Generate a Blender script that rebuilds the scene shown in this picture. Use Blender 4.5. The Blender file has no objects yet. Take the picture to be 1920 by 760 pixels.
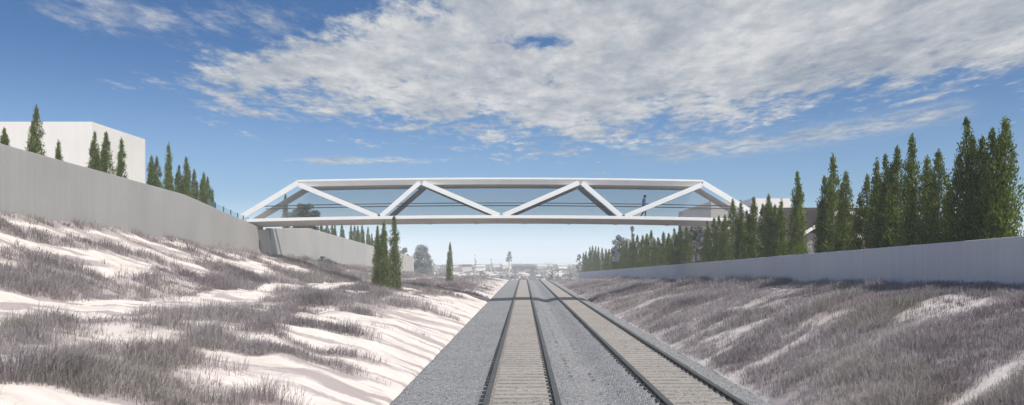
import bpy, bmesh, math, random
import numpy as np
from mathutils import Vector, Matrix

random.seed(7)
RNG = np.random.default_rng(11)
SC = bpy.context.scene
COL = SC.collection
CAM_H = 2.84                     # camera height above the rail heads (z = 0)
F = 1500.0                       # focal length in 1920-px pixels, used only to size and place the real things


# ---------------------------------------------------------------- helpers
class MB:
    """collects boxes and bars, builds ONE mesh object"""
    def __init__(self):
        self.v = []; self.f = []; self.mi = []

    def poly(self, pts, mi=0):
        b = len(self.v); self.v += [tuple(p) for p in pts]
        self.f.append(tuple(range(b, b + len(pts)))); self.mi.append(mi)

    def hexa(self, c, mi=0):
        b = len(self.v); self.v += [tuple(p) for p in c]
        for q in ((3, 2, 1, 0), (4, 5, 6, 7), (0, 1, 5, 4), (1, 2, 6, 5), (2, 3, 7, 6), (3, 0, 4, 7)):
            self.f.append(tuple(b + i for i in q)); self.mi.append(mi)

    def box(self, x0, x1, y0, y1, z0, z1, mi=0):
        self.hexa([(x0, y0, z0), (x1, y0, z0), (x1, y1, z0), (x0, y1, z0),
                   (x0, y0, z1), (x1, y0, z1), (x1, y1, z1), (x0, y1, z1)], mi)

    def beam(self, p0, p1, w, h, side=(0, 1, 0), mi=0):
        """bar from p0 to p1; w along `side`, h across"""
        p0 = Vector(p0); p1 = Vector(p1); d = (p1 - p0).normalized()
        s = Vector(side); s = (s - d * s.dot(d)).normalized(); u = s.cross(d).normalized()
        if u.z < 0: u = -u
        c = []
        for p in (p0, p1):
            for a, b in ((-1, -1), (1, -1), (1, 1), (-1, 1)):
                c.append(p + s * (a * w / 2) + u * (b * h / 2))
        self.hexa(c, mi)

    def tri_beam(self, p0, p1, w, h, out, mi=0):
        """bar whose outer face (towards y*out) is upright and whose inner face slopes in underneath"""
        p0 = Vector(p0); p1 = Vector(p1); d = (p1 - p0).normalized(); s = Vector((0, out, 0)); u = s.cross(d).normalized()
        if u.z < 0: u = -u
        c = []
        for p in (p0, p1):
            c += [p + s * (w / 2) - u * (h / 2), p + s * (w / 2 - .07) - u * (h / 2), p - s * (w / 2) + u * (h / 2 - .03), p - s * (w / 2) + u * (h / 2), p + s * (w / 2) + u * (h / 2)]
        n0 = len(self.mi); self.extrude([c[:5], c[5:]], True, mi)
        for k in (0, 1, 2): self.mi[n0 + k] = 1  # bottom and inner faces get the darker grey: shade painted onto white steel

    def tube(self, p0, p1, r0, r1=None, n=8, mi=0):
        r1 = r0 if r1 is None else r1
        p0 = Vector(p0); p1 = Vector(p1); d = (p1 - p0).normalized()
        a = Vector((1, 0, 0)) if abs(d.x) < .8 else Vector((0, 1, 0))
        s = d.cross(a).normalized(); u = d.cross(s)
        b = len(self.v)
        for p, r in ((p0, r0), (p1, r1)):
            for k in range(n):
                t = 2 * math.pi * k / n
                self.v.append(tuple(p + s * (r * math.cos(t)) + u * (r * math.sin(t))))
        for k in range(n):
            k2 = (k + 1) % n
            self.f.append((b + k, b + k2, b + n + k2, b + n + k)); self.mi.append(mi)
        self.f.append(tuple(b + k for k in range(n))[::-1]); self.mi.append(mi)
        self.f.append(tuple(b + n + k for k in range(n))); self.mi.append(mi)

    def extrude(self, sections, closed_ends=True, mi=0):
        """sections: list of equal-length closed profiles"""
        b = len(self.v); n = len(sections[0])
        for s in sections: self.v += [tuple(p) for p in s]
        for i in range(len(sections) - 1):
            for k in range(n):
                k2 = (k + 1) % n
                self.f.append((b + i * n + k, b + i * n + k2, b + (i + 1) * n + k2, b + (i + 1) * n + k)); self.mi.append(mi)
        if closed_ends:
            self.f.append(tuple(b + k for k in range(n))); self.mi.append(mi)
            e = b + (len(sections) - 1) * n
            self.f.append(tuple(e + k for k in range(n))[::-1]); self.mi.append(mi)

    def mesh(self, name, mats):
        me = bpy.data.meshes.new(name); me.from_pydata(self.v, [], self.f)
        for m in mats if isinstance(mats, (list, tuple)) else [mats]: me.materials.append(m)
        me.polygons.foreach_set('material_index', self.mi)
        bm = bmesh.new(); bm.from_mesh(me); bmesh.ops.recalc_face_normals(bm, faces=bm.faces); bm.to_mesh(me); bm.free()
        me.update()
        return me

    def build(self, name, mats, parent=None, bevel=0):
        o = link(name, self.mesh(name, mats), parent)
        if bevel:
            m = o.modifiers.new('edge', 'BEVEL'); m.width = bevel; m.segments = 2; m.limit_method = 'ANGLE'
        return o


def link(name, me, parent=None):
    o = bpy.data.objects.new(name, me); COL.objects.link(o)
    if parent: o.parent = parent
    return o


def tag(o, label=None, cat=None, group=None, kind=None):
    if label: o['label'] = label
    if cat: o['category'] = cat
    if group: o['group'] = group
    if kind: o['kind'] = kind
    return o


def empty(name, loc, label, cat, group=None):
    o = bpy.data.objects.new(name, None); COL.objects.link(o); o.location = loc; o.empty_display_size = .2
    return tag(o, label, cat, group)


def np_mesh(name, verts, tris=None, quads=None, attrs=None, mat=None, smooth=False):
    """fast mesh from arrays; attrs: name -> per-vertex float array"""
    me = bpy.data.meshes.new(name)
    nt = 0 if tris is None else len(tris); nq = 0 if quads is None else len(quads)
    me.vertices.add(len(verts)); me.vertices.foreach_set('co', np.asarray(verts, np.float32).ravel())
    loops = np.concatenate(([np.asarray(quads, np.int32).ravel()] if nq else []) + ([np.asarray(tris, np.int32).ravel()] if nt else []))
    me.loops.add(len(loops)); me.loops.foreach_set('vertex_index', loops)
    starts = np.concatenate([np.arange(nq) * 4, nq * 4 + np.arange(nt) * 3]).astype(np.int32)
    me.polygons.add(nq + nt); me.polygons.foreach_set('loop_start', starts)
    if smooth: me.polygons.foreach_set('use_smooth', np.ones(nq + nt, bool))
    for k, a in (attrs or {}).items():
        at = me.attributes.new(k, 'FLOAT', 'POINT'); at.data.foreach_set('value', np.asarray(a, np.float32).ravel())
    if mat: me.materials.append(mat)
    me.update(calc_edges=True)
    return me


# value noise (numpy)
_PERM = RNG.random((256, 256)).astype(np.float32)
def vnoise(x, y):
    xi = np.floor(x).astype(int); yi = np.floor(y).astype(int); fx = x - xi; fy = y - yi
    fx = fx * fx * (3 - 2 * fx); fy = fy * fy * (3 - 2 * fy)
    g = lambda a, b: _PERM[a & 255, b & 255]
    return (g(xi, yi) * (1 - fx) + g(xi + 1, yi) * fx) * (1 - fy) + (g(xi, yi + 1) * (1 - fx) + g(xi + 1, yi + 1) * fx) * fy
def fbm(x, y, o=4):
    s = 0; a = .5; t = 0
    for i in range(o):
        s = s + a * vnoise(x * 2 ** i + 17.3 * i, y * 2 ** i + 5.1 * i); t += a; a *= .5
    return s / t
def sstep(a, b, x):
    t = np.clip((x - a) / (b - a), 0, 1); return t * t * (3 - 2 * t)


# ---------------------------------------------------------------- shader helpers
class E:
    """node socket with arithmetic"""
    nt = None
    def __init__(self, s): self.s = s
    @staticmethod
    def m(op, *a, clamp=False):
        n = E.nt.nodes.new('ShaderNodeMath'); n.operation = op; n.use_clamp = clamp
        for i, v in enumerate(a):
            if isinstance(v, E): E.nt.links.new(v.s, n.inputs[i])
            else: n.inputs[i].default_value = v
        return E(n.outputs[0])
    def __add__(s, o): return E.m('ADD', s, o)
    def __radd__(s, o): return E.m('ADD', o, s)
    def __sub__(s, o): return E.m('SUBTRACT', s, o)
    def __rsub__(s, o): return E.m('SUBTRACT', o, s)
    def __mul__(s, o): return E.m('MULTIPLY', s, o)
    def __rmul__(s, o): return E.m('MULTIPLY', o, s)
    def __truediv__(s, o): return E.m('DIVIDE', s, o)
def emax(a, b): return E.m('MAXIMUM', a, b)
def emin(a, b): return E.m('MINIMUM', a, b)
def esmooth(x, a, b):
    n = E.nt.nodes.new('ShaderNodeMapRange'); n.interpolation_type = 'SMOOTHSTEP'
    E.nt.links.new(x.s, n.inputs[0]); n.inputs[1].default_value = a; n.inputs[2].default_value = b
    return E(n.outputs[0])
def ecomb(x, y, z=0.0):
    n = E.nt.nodes.new('ShaderNodeCombineXYZ')
    for i, v in enumerate((x, y, z)):
        if isinstance(v, E): E.nt.links.new(v.s, n.inputs[i])
        else: n.inputs[i].default_value = v
    return E(n.outputs[0])
def enoise(vec, scale, detail=4, rough=.55, dist=0.0, out='Fac'):
    n = E.nt.nodes.new('ShaderNodeTexNoise'); n.inputs['Scale'].default_value = scale; n.inputs['Detail'].default_value = detail
    n.inputs['Roughness'].default_value = rough; n.inputs['Distortion'].default_value = dist
    if vec is not None: E.nt.links.new(vec.s, n.inputs['Vector'])
    return E(n.outputs[out])
def emix(f, a, b):
    n = E.nt.nodes.new('ShaderNodeMix'); n.data_type = 'RGBA'
    for i, v in ((0, f), (6, a), (7, b)):
        if isinstance(v, E): E.nt.links.new(v.s, n.inputs[i])
        else: n.inputs[i].default_value = v if i == 0 else (*v, 1)
    return E(n.outputs[2])
def eramp(f, stops):
    n = E.nt.nodes.new('ShaderNodeValToRGB'); cr = n.color_ramp
    while len(cr.elements) < len(stops): cr.elements.new(.5)
    for e, (p, c) in zip(cr.elements, stops): e.position = p; e.color = (*c, 1)
    E.nt.links.new(f.s, n.inputs[0]); return E(n.outputs[0])
def ecoord(kind='Object'):
    return E(E.nt.nodes.new('ShaderNodeTexCoord').outputs[kind])
def esep(v):
    n = E.nt.nodes.new('ShaderNodeSeparateXYZ'); E.nt.links.new(v.s, n.inputs[0]); return [E(o) for o in n.outputs]
def emap(v, scale=(1, 1, 1), rot=(0, 0, 0), loc=(0, 0, 0)):
    n = E.nt.nodes.new('ShaderNodeMapping'); n.inputs['Scale'].default_value = scale; n.inputs['Rotation'].default_value = rot
    n.inputs['Location'].default_value = loc; E.nt.links.new(v.s, n.inputs[0]); return E(n.outputs[0])
def eattr(name):
    n = E.nt.nodes.new('ShaderNodeAttribute'); n.attribute_name = name; return E(n.outputs['Fac'])
def egeo_pos():
    return E(E.nt.nodes.new('ShaderNodeNewGeometry').outputs['Position'])
def ebump(h, strength=.3, dist=.02):
    n = E.nt.nodes.new('ShaderNodeBump'); n.inputs['Strength'].default_value = strength; n.inputs['Distance'].default_value = dist
    E.nt.links.new(h.s, n.inputs['Height']); return E(n.outputs[0])


def mat(name, fn, rough=.8, spec=.3, metal=0.0):
    """fn() -> (colour E or tuple, bump normal E or None)"""
    m = bpy.data.materials.new(name); m.use_nodes = True; E.nt = m.node_tree
    b = m.node_tree.nodes['Principled BSDF']; b.inputs['Roughness'].default_value = rough
    b.inputs['Specular IOR Level'].default_value = spec; b.inputs['Metallic'].default_value = metal
    c, n = fn()
    if isinstance(c, E): m.node_tree.links.new(c.s, b.inputs['Base Color'])
    else: b.inputs['Base Color'].default_value = (*c, 1)
    if n is not None: m.node_tree.links.new(n.s, b.inputs['Normal'])
    return m


def concrete(name, lo, hi, streak=1.0):
    def fn():
        p = egeo_pos()
        vert = enoise(emap(p, (1.6, 1.6, .05)), 3.0, 5, .6)          # streaks that run down the face
        fine = enoise(emap(p, (1, 1, .25)), 22.0, 3, .6)
        big = enoise(p, .35, 3, .5)
        f = E.m('ADD', vert * (.50 * streak) + fine * .34, big * (.55 - .15 * streak), clamp=True)
        col = eramp(f, [(.3, lo), (.75, hi)])
        return col, ebump(fine + vert * .5, .12, .02)
    return mat(name, fn, .85, .2)


M = {}
M['concrete'] = concrete('concrete', (.31, .305, .295), (.44, .43, .415), .6)
M['concrete_pale'] = concrete('concrete_pale', (.40, .39, .375), (.52, .51, .49))
M['concrete_light'] = concrete('concrete_light', (.50, .50, .50), (.62, .62, .62))
M['render_white'] = concrete('render_white', (.66, .63, .585), (.79, .765, .72), .8)
M['render_beige'] = concrete('render_beige', (.47, .43, .38), (.56, .52, .46), .6)
def _steel():
    p = egeo_pos(); n = enoise(p, 1.2, 5, .6)
    return eramp(n, [(.3, (.77, .77, .765)), (.7, (.84, .84, .83))]), None
M['white_steel'] = mat('white_steel', _steel, .38, .5)
def _soffit_shade():
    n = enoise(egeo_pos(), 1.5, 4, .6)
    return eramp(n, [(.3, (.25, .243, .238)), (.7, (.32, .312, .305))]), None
M['soffit'] = mat('grey_soffit', _soffit_shade, .7, .3)  # roof slab grey, also painted shade on the inner truss faces
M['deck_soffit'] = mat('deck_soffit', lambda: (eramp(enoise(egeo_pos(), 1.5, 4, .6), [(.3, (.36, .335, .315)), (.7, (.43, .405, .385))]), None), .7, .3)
M['dark_steel'] = mat('dark_steel', lambda: ((.045, .05, .058), None), .45, .5)
def _rail():
    p = egeo_pos(); n = enoise(emap(p, (1, .4, 1)), 9, 4, .6)
    return eramp(n, [(.3, (.035, .035, .031)), (.7, (.062, .061, .054))]), ebump(n, .2, .01)
M['rail_steel'] = mat('rail_steel', _rail, .5, .4)
def _railtop():
    p = egeo_pos(); n = enoise(emap(p, (1, .2, 1)), 6, 4, .6)
    return eramp(n, [(.3, (.05, .05, .045)), (.7, (.082, .081, .074))]), None
M['rail_head'] = mat('rail_head', _railtop, .45, .5, .3)
M['sleeper'] = concrete('sleeper_concrete', (.21, .19, .172), (.35, .322, .295))
M['clip_black'] = mat('clip_black', lambda: ((.018, .019, .018), None), .6, .3)


def leafy(name, dark, light, transl=.25):
    m = bpy.data.materials.new(name); m.use_nodes = True; E.nt = m.node_tree; nt = m.node_tree
    b = nt.nodes['Principled BSDF']; out = nt.nodes['Material Output']
    a = eattr('tint'); r = E(nt.nodes.new('ShaderNodeObjectInfo').outputs['Random'])
    col = eramp(E.m('ADD', a * .85, r * .15, clamp=True), [(.05, dark), (.95, light)])
    nt.links.new(col.s, b.inputs['Base Color']); b.inputs['Roughness'].default_value = .65
    b.inputs['Specular IOR Level'].default_value = .25
    t = nt.nodes.new('ShaderNodeBsdfTranslucent'); nt.links.new(col.s, t.inputs[0])
    mx = nt.nodes.new('ShaderNodeMixShader'); mx.inputs[0].default_value = transl
    nt.links.new(b.outputs[0], mx.inputs[1]); nt.links.new(t.outputs[0], mx.inputs[2]); nt.links.new(mx.outputs[0], out.inputs[0])
    return m
M['cypress'] = leafy('cypress_foliage', (.024, .052, .008), (.235, .295, .045))
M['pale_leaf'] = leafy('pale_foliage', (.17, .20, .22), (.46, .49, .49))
M['grey_leaf'] = leafy('grey_green_foliage', (.06, .075, .06), (.30, .33, .28))
M['dark_leaf'] = leafy('dark_foliage', (.05, .08, .045), (.15, .19, .11))
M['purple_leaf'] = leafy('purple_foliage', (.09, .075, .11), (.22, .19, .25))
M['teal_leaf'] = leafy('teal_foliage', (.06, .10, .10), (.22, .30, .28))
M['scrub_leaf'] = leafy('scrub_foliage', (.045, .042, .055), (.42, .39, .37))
def _grass():
    m = leafy('dry_grass', (.21, .182, .193), (.60, .545, .535), .4); nt = m.node_tree; E.nt = nt
    b = nt.nodes['Principled BSDF']; t = [n for n in nt.nodes if n.type == 'BSDF_TRANSLUCENT'][0]
    base = E(b.inputs['Base Color'].links[0].from_socket); p = egeo_pos()
    h1 = enoise(p, .22, 3, .5); h2 = enoise(emap(p, (1, 1, 1), (0, 0, 0), (31, 7, 0)), .35, 3, .5)
    c = emix(esmooth(h1, .50, .66) * .4, base, (.30, .28, .20)); c = emix(esmooth(h2, .50, .66) * .40, c, (.285, .215, .245))
    nt.links.new(c.s, b.inputs['Base Color']); nt.links.new(c.s, t.inputs[0]); return m
M['grass'] = _grass()
M['green_grass'] = leafy('green_grass', (.05, .10, .07), (.14, .20, .13), .3)
def _bark():
    p = egeo_pos(); n = enoise(emap(p, (4, 4, .8)), 4, 4, .6)
    return eramp(n, [(.3, (.10, .08, .06)), (.7, (.20, .17, .14))]), ebump(n, .4, .03)
M['bark'] = mat('bark', _bark, .9, .1)
def _palebark():
    p = egeo_pos(); n = enoise(emap(p, (4, 4, .6)), 3, 4, .6)
    return eramp(n, [(.3, (.40, .37, .34)), (.7, (.58, .55, .51))]), None
M['pale_bark'] = mat('pale_bark', _palebark, .9, .1)


# ---------------------------------------------------------------- terrain height
def H(x): return x + CAM_H      # height given relative to the eye -> world z
LK = 1.05; L_X = -19.7 * LK; R_X = 13.0
def left_base(y):  return np.interp(np.asarray(y) / LK, [0, 30, 59, 62, 73, 143, 200], np.array([2.9, 2.0, .83, .67, .35, -1.82, -3.0])) * LK + CAM_H
def left_top(y):   return np.interp(np.asarray(y) / LK, [0, 30, 46.5, 59.5, 62, 73.5, 105, 143.5], np.array([5.45, 4.56, 4.06, 2.78, 2.8, 3.33, 2.38, 1.33])) * LK + CAM_H
def right_base(y): return -.613 - .0166 * (y - 20.9) + CAM_H
def right_top(y):  return .738 - .0156 * (y - 20.9) + CAM_H
def drop(y):       return np.where(y > 152, -.03 * np.minimum(y - 152, 120), 0.0)
def far_hill(y):   return np.interp(y, [0, 272, 300, 420, 560, 700, 1500], [0, 0, .4, 3.2, 5.2, 5.9, 6.2]) + 0 * y

def h_world(x, y):
    x = np.asarray(x, float); y = np.asarray(y, float); x, y = np.broadcast_arrays(x, y)
    d = drop(y) + far_hill(y)
    bench = np.interp(y, [0, 18, 40, 52, 89, 150], [1.62, 1.52, 1.40, 1.28, .95, .45])
    lb = left_base(y)
    # left bank, piecewise over x
    k = np.clip(bench / 1.5, .2, 1.2)
    z = np.where(x > -7, np.interp(x, [-7, -4.7, -3.05, -2.7], [.98, .42, -.22, -.5]) * np.where(x < -3.05, k, 1),
        np.where(x > -12, (.98 + (-7 - x) / 5 * .54) * k,
        np.where(x > -14, bench + (-12 - x) / 2 * (.30 * k), 0)))
    zb = bench + .30 * k
    t = (-14 - x) / (L_X + 14) * -1
    tt = np.clip(t, 0, 1)
    z = np.where(x <= -14, zb + (lb - zb) * (tt * .80 + .20 * tt * tt), z)
    # behind the left wall
    fade = np.clip((y - 95) / 45, 0, 1)
    plat = np.minimum(left_top(y) - 1.0, 6.4) * (1 - fade) + lb * fade
    z = np.where(x < L_X - .12, plat, z)
    # corridor
    z = np.where((x > -2.7) & (x < 5.5), -.5, z)
    # right bank
    rb = right_base(np.minimum(y, 152))
    tr = np.clip((x - 5.5) / (R_X - 5.5), 0, 1)
    prof = tr * (1.25 - .25 * tr)
    z = np.where(x >= 5.5, -.32 + (rb + .32) * prof, z)
    rplat = right_top(y) - .25
    farR = np.clip((y - 175) / 30, 0, 1)
    z = np.where(x > R_X + .12, rplat * (1 - farR) + (rb - .3) * farR - d * (1 - farR), z)
    # everything melts into the far plain
    blend = sstep(205, 275, y)
    z = z * (1 - blend) + (-.4) * blend
    bump = (fbm(x * .9 + 3, y * .9) - .5) * .34 + (fbm(x * .23, y * .23 + 9) - .5) * .5
    edge = np.clip(np.minimum(np.abs(x + 2.9), np.abs(x - 5.5)) / 2.2, 0, 1) * np.where((x > -2.9) & (x < 5.5), 0, 1)
    z = z + bump * edge * np.where(x < -2.7, 1, .7)
    farb = np.where(y > 270, (fbm(x * .02, y * .02) - .5) * 2.4 * np.clip((y - 270) / 120, 0, 1), 0)
    return z + d + farb

def cover(x, y):
    """how much dry grass stands here, 0..1"""
    x = np.asarray(x, float); y = np.asarray(y, float)
    n1 = fbm(x * .55, y * .28 + 40, 4)
    n2 = fbm(x * .16 + 9, y * .1 + 3, 3)
    # streaks of bare soil that run down the slopes
    s_up = x * .45 + y * .89; t_up = -x * .89 + y * .45
    st_up = fbm(s_up * .22, t_up * 1.25, 3)
    s_lo = x * .97 + y * .22; t_lo = -x * .22 + y * .97
    st_lo = fbm(s_lo * .28, t_lo * .95 + 30, 3)
    s_r = x * .87 - y * .05 + y * .45; t_r = -x * .45 + y * .87
    st_r = fbm(s_r * .22 + 50, t_r * .85, 3)
    wob = (n1 - .5) * 2.6
    xx = x + wob
    far = sstep(38, 85, y)
    # left
    fringe = sstep(L_X + .8, L_X + .3, x) * .8
    upper = np.clip((st_up - .50) * 5 + .12 + far * .5, 0, 1)
    dense = np.clip(.75 + (n1 - .4) * 1.6, 0, 1)
    bare = .04 + far * .3 * sstep(55, 75, y)
    lower = np.clip((st_lo - .53) * 4 + (-5.6 - xx) * .26 + .20 + far * .25, 0, 1)
    mid = np.clip(.70 - .30 * sstep(21, 15, y) + (n1 - .47) * 2.4 - np.clip((st_lo - .55) * 3, 0, .5), 0, 1)
    c = np.where(xx < -15.9, upper, np.where(xx < -13.9, dense, np.where(xx < -11.4, bare, np.where(xx < -7.9, mid, lower))))
    c = np.maximum(c, fringe)
    c = np.where(x > -3.9, c * .55, c)
    c = np.where((x < -3.0), c, 0)
    # right
    r = np.clip(.86 + (n1 - .5) * 1.2 - np.clip((st_r - .535) * 5.5, 0, .58), .32, 1)
    r = np.where(x > 12.0, np.maximum(r, .95), r)
    patch = np.exp(-(((x - 7.45 - (y - 13.6) * 1.7) / .62) ** 2)) * sstep(17.0, 15.2, y)   # bare run low on the right
    r = r * (1 - .97 * patch)
    c = np.where(x > 5.5, r * (.75 + .25 * sstep(5.6, 6.3, x + wob * .3)), c)
    c = np.where((x < L_X) | (x > R_X), .35, c)
    return np.clip(c, 0, 1)


def streaks(x, y):
    s_up = x * .45 + y * .89; t_up = -x * .89 + y * .45
    s_lo = x * .97 + y * .22; t_lo = -x * .22 + y * .97
    s_r = x * .82 + y * .45; t_r = -x * .45 + y * .87
    a = fbm(s_up * .30 + 7, t_up * 2.6, 4); b = fbm(s_lo * .34 + 7, t_lo * 2.4, 4); c = fbm(s_r * .3 + 7, t_r * 2.2, 4)
    return np.where(x > 2, c, np.where(x < -13, a, b))

def make_ground():
    xs = np.unique(np.concatenate([np.linspace(-420, -60, 18), np.linspace(-60, L_X - .5, 20), [L_X - .25, L_X - .08], np.arange(L_X, -2.3, .22),
                                   [-2.5, -1, 2, 5.4], np.arange(5.5, 13.01, .22), [13.08, 13.2], np.linspace(13.6, 60, 20), np.linspace(62, 420, 18)]))
    ys = np.unique(np.concatenate([np.arange(-50, 5, 5), np.arange(5, 45, .25), np.arange(45, 160, .7), np.arange(160, 330, 4), np.linspace(332, 900, 70)]))
    X, Y = np.meshgrid(xs, ys, indexing='xy')
    Z = h_world(X, Y)
    V = np.stack([X, Y, Z], -1).reshape(-1, 3)
    nx = len(xs); ny = len(ys)
    I = np.arange(ny - 1)[:, None] * nx + np.arange(nx - 1)[None]
    Q = np.stack([I, I + 1, I + nx + 1, I + nx], -1).reshape(-1, 4)
    def fn():
        p = egeo_pos(); cov = eattr('cover')
        n = enoise(p, .8, 6, .6); f = enoise(p, 9, 5, .65); f2 = enoise(p, 45, 3, .6)
        str_ = enoise(emap(p, (.35, 1.6, 1), (0, 0, .35)), 2.2, 4, .55)
        soil = eramp(E.m('ADD', n * .5, str_ * .5), [(.32, (.56, .485, .44)), (.5, (.71, .64, .59)), (.68, (.79, .735, .685))])
        litter = eramp(f * .6 + f2 * .4, [(.35, (.23, .198, .205)), (.65, (.45, .40, .39))])
        st = eattr('streak')
        soil = emix(esmooth(st + (f - .5) * .25, .50, .66) * .85, soil, (.36, .305, .305))
        k = esmooth(cov + (f - .5) * .6 + esmooth(esep(p)[0], 3.0, 6.0) * .12, -.05, .95) * .9
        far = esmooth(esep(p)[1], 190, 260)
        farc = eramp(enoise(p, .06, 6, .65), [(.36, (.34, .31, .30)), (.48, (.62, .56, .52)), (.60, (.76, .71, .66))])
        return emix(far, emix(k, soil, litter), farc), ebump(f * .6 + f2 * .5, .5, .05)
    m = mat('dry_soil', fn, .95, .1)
    me = np_mesh('ground', V, None, Q, {'cover': cover(X, Y).ravel(), 'streak': streaks(X, Y).ravel()}, m, True)
    tag(link('ground', me), 'pale pinkish sandy soil of the railway cutting and the plain beyond', None, None, 'structure')
make_ground()


# ---------------------------------------------------------------- track bed and tracks
def zdrop(y): return float(drop(np.array(y)) + far_hill(np.array(y)))
Y_RUN = list(range(2, 152, 6)) + [152, 156, 162, 170, 190, 215, 240, 262]
TR1 = -.035; TR2 = 3.745; GA = .76
def _ballast():
    p = egeo_pos(); x, y, z = esep(p)
    vor = E.nt.nodes.new('ShaderNodeTexVoronoi'); vor.inputs['Scale'].default_value = 24; E.nt.links.new(p.s, vor.inputs['Vector'])
    cell = esep(E(vor.outputs['Color']))[0]; dist = E(vor.outputs['Distance'])
    big = enoise(p, .5, 4, .6); mid = enoise(p, 6, 4, .65)
    v = cell * .55 + big * .25 + mid * .2
    grey = eramp(v, [(.15, (.18, .18, .187)), (.5, (.295, .294, .302)), (.88, (.43, .428, .432))])
    warm = eramp(v, [(.15, (.19, .172, .152)), (.5, (.36, .33, .297)), (.88, (.56, .52, .47))])
    d1 = E.m('ABSOLUTE', x - TR1); d2 = E.m('ABSOLUTE', x - TR2)
    g = 1.0 - esmooth(emin(d1, d2) + (mid - .5) * .12, GA - .1, GA + .02)
    wave = E.m('SINE', y * 20.9 + mid * 3.0)
    hgt = (1.0 - dist * 1.6) + wave * g * .6
    warm = emix((wave * .5 + .5) * .22, warm, (.17, .15, .13))
    return emix(g, grey, warm), ebump(hgt, .9, .035)
M['ballast'] = mat('ballast_stone', _ballast, .95, .15)
mb = MB()
prof = [(-3.2, -.48), (-2.85, -.17), (-1.6, -.12), (-.95, -.09), (.9, -.09), (1.25, -.14), (1.86, -.30), (2.5, -.14), (2.8, -.09), (4.7, -.09), (5.3, -.16), (5.8, -.48)]
xs_p = np.array([p[0] for p in prof]); zs_p = np.array([p[1] for p in prof])
xf = np.unique(np.concatenate([np.linspace(-3.2, 5.8, 90), xs_p]))
yf = np.concatenate([np.arange(2, 60, .12), np.arange(60, 152, 1.0), np.array(Y_RUN)[np.array(Y_RUN) >= 152]])
XX, YY = np.meshgrid(xf, yf)
zsm = np.interp(xf, xs_p, zs_p); zsm = np.where((xf > 1.0) & (xf < 2.75), -.10 - .17 * np.sin(np.pi * (xf - 1.0) / 1.75) ** 2, zsm)
ZZ = np.interp(XX, xf, zsm) + drop(YY) + far_hill(YY)
onrail = np.minimum(np.minimum(abs(XX - TR1 - .745), abs(XX - TR1 + .745)), np.minimum(abs(XX - TR2 - .76), abs(XX - TR2 + .76)))
ZZ += (RNG.random(XX.shape) - .5) * .05 * (YY < 60) * np.clip(onrail / .2, .1, 1) + (fbm(XX * .8, YY * .5) - .5) * .07 * np.clip(onrail / .4, .15, 1)
nx = len(xf); I = np.arange(len(yf) - 1)[:, None] * nx + np.arange(nx - 1)[None]
me = np_mesh('track_bed', np.stack([XX, YY, ZZ], -1).reshape(-1, 3), None, np.stack([I, I + 1, I + nx + 1, I + nx], -1).reshape(-1, 4), None, M['ballast'], True)
tag(link('track_bed', me), 'grey crushed stone ballast under both tracks', None, None, 'structure')

def rail_profile(x, y):
    z = zdrop(y)
    pts = [(a_ * 1.3, b_) for a_, b_ in [(-.075, -.135), (.075, -.135), (.075, -.115), (.02, -.10), (.018, -.045), (.048, -.035), (.048, -.006), (.04, 0), (-.04, 0), (-.048, -.006), (-.048, -.035), (-.018, -.045), (-.02, -.10), (-.075, -.115)]]
    return [(x + a, y, z + b) for a, b in pts]
def make_track(cx, gauge, label):
    root = empty('railway_track', (cx, 5, -.12), label, 'railway track', 'tracks of the railway line')
    for s in (-1, 1):
        x = cx + s * gauge
        b = MB(); ys = [5] + Y_RUN[1:]
        b.extrude([rail_profile(0, y) for y in ys])
        n = 14
        for i in range(len(ys) - 1):
            for k in (6, 7, 8): b.mi[i * n + k] = 1
        b.v = [(p[0] + s * gauge, p[1] - 5, p[2] + .12) for p in b.v]
        r = b.build('rail', [M['rail_steel'], M['rail_head']], root)
        def clip(b, y):
            z = zdrop(y) - .135 + .12; y = y - 5
            for e in (-1,) :
                x0 = s * gauge + e * .125
                b.extrude([[(x0 - .05 * q, y - .13 * q, z + dz), (x0 + .055, y - .13 * q, z + dz), (x0 + .055, y + .13 * q, z + dz), (x0 - .05 * q, y + .13 * q, z + dz)]
                           for q, dz in ((1, -.04), (1, .05), (.7, .085))])
        for i in range(50):
            b = MB(); clip(b, 8.3 + i * .55); b.build('rail_clip', M['clip_black'], r)
        b = MB()
        for i in range(50, 262): clip(b, 8.3 + i * .55)
        tag(b.build('rail_clip', M['clip_black'], r), None, None, None, 'stuff')
    def sleeper(b, y):
        z = zdrop(y) + .12; y -= 5
        b.extrude([[(e, y - .13 * q, z + dz), (e, y + .13 * q, z + dz)][::1] + [(-e, y + .13 * q, z + dz), (-e, y - .13 * q, z + dz)] for e, q, dz in ((gauge - .10, 1, -.2), (gauge - .10, 1, -.078), (gauge - .13, .82, -.066))])
    for i in range(100):
        b = MB(); sleeper(b, 8.3 + i * .55); b.build('sleeper', M['sleeper'], root)
    b = MB()
    for i in range(100, 260): sleeper(b, 8.3 + i * .55)
    tag(b.build('sleeper', M['sleeper'], root), None, None, None, 'stuff')
make_track(TR1, .745, 'left-hand railway track running straight ahead to the crest')
make_track(TR2, .76, 'right-hand railway track beside the dark grassy bank')


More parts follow.
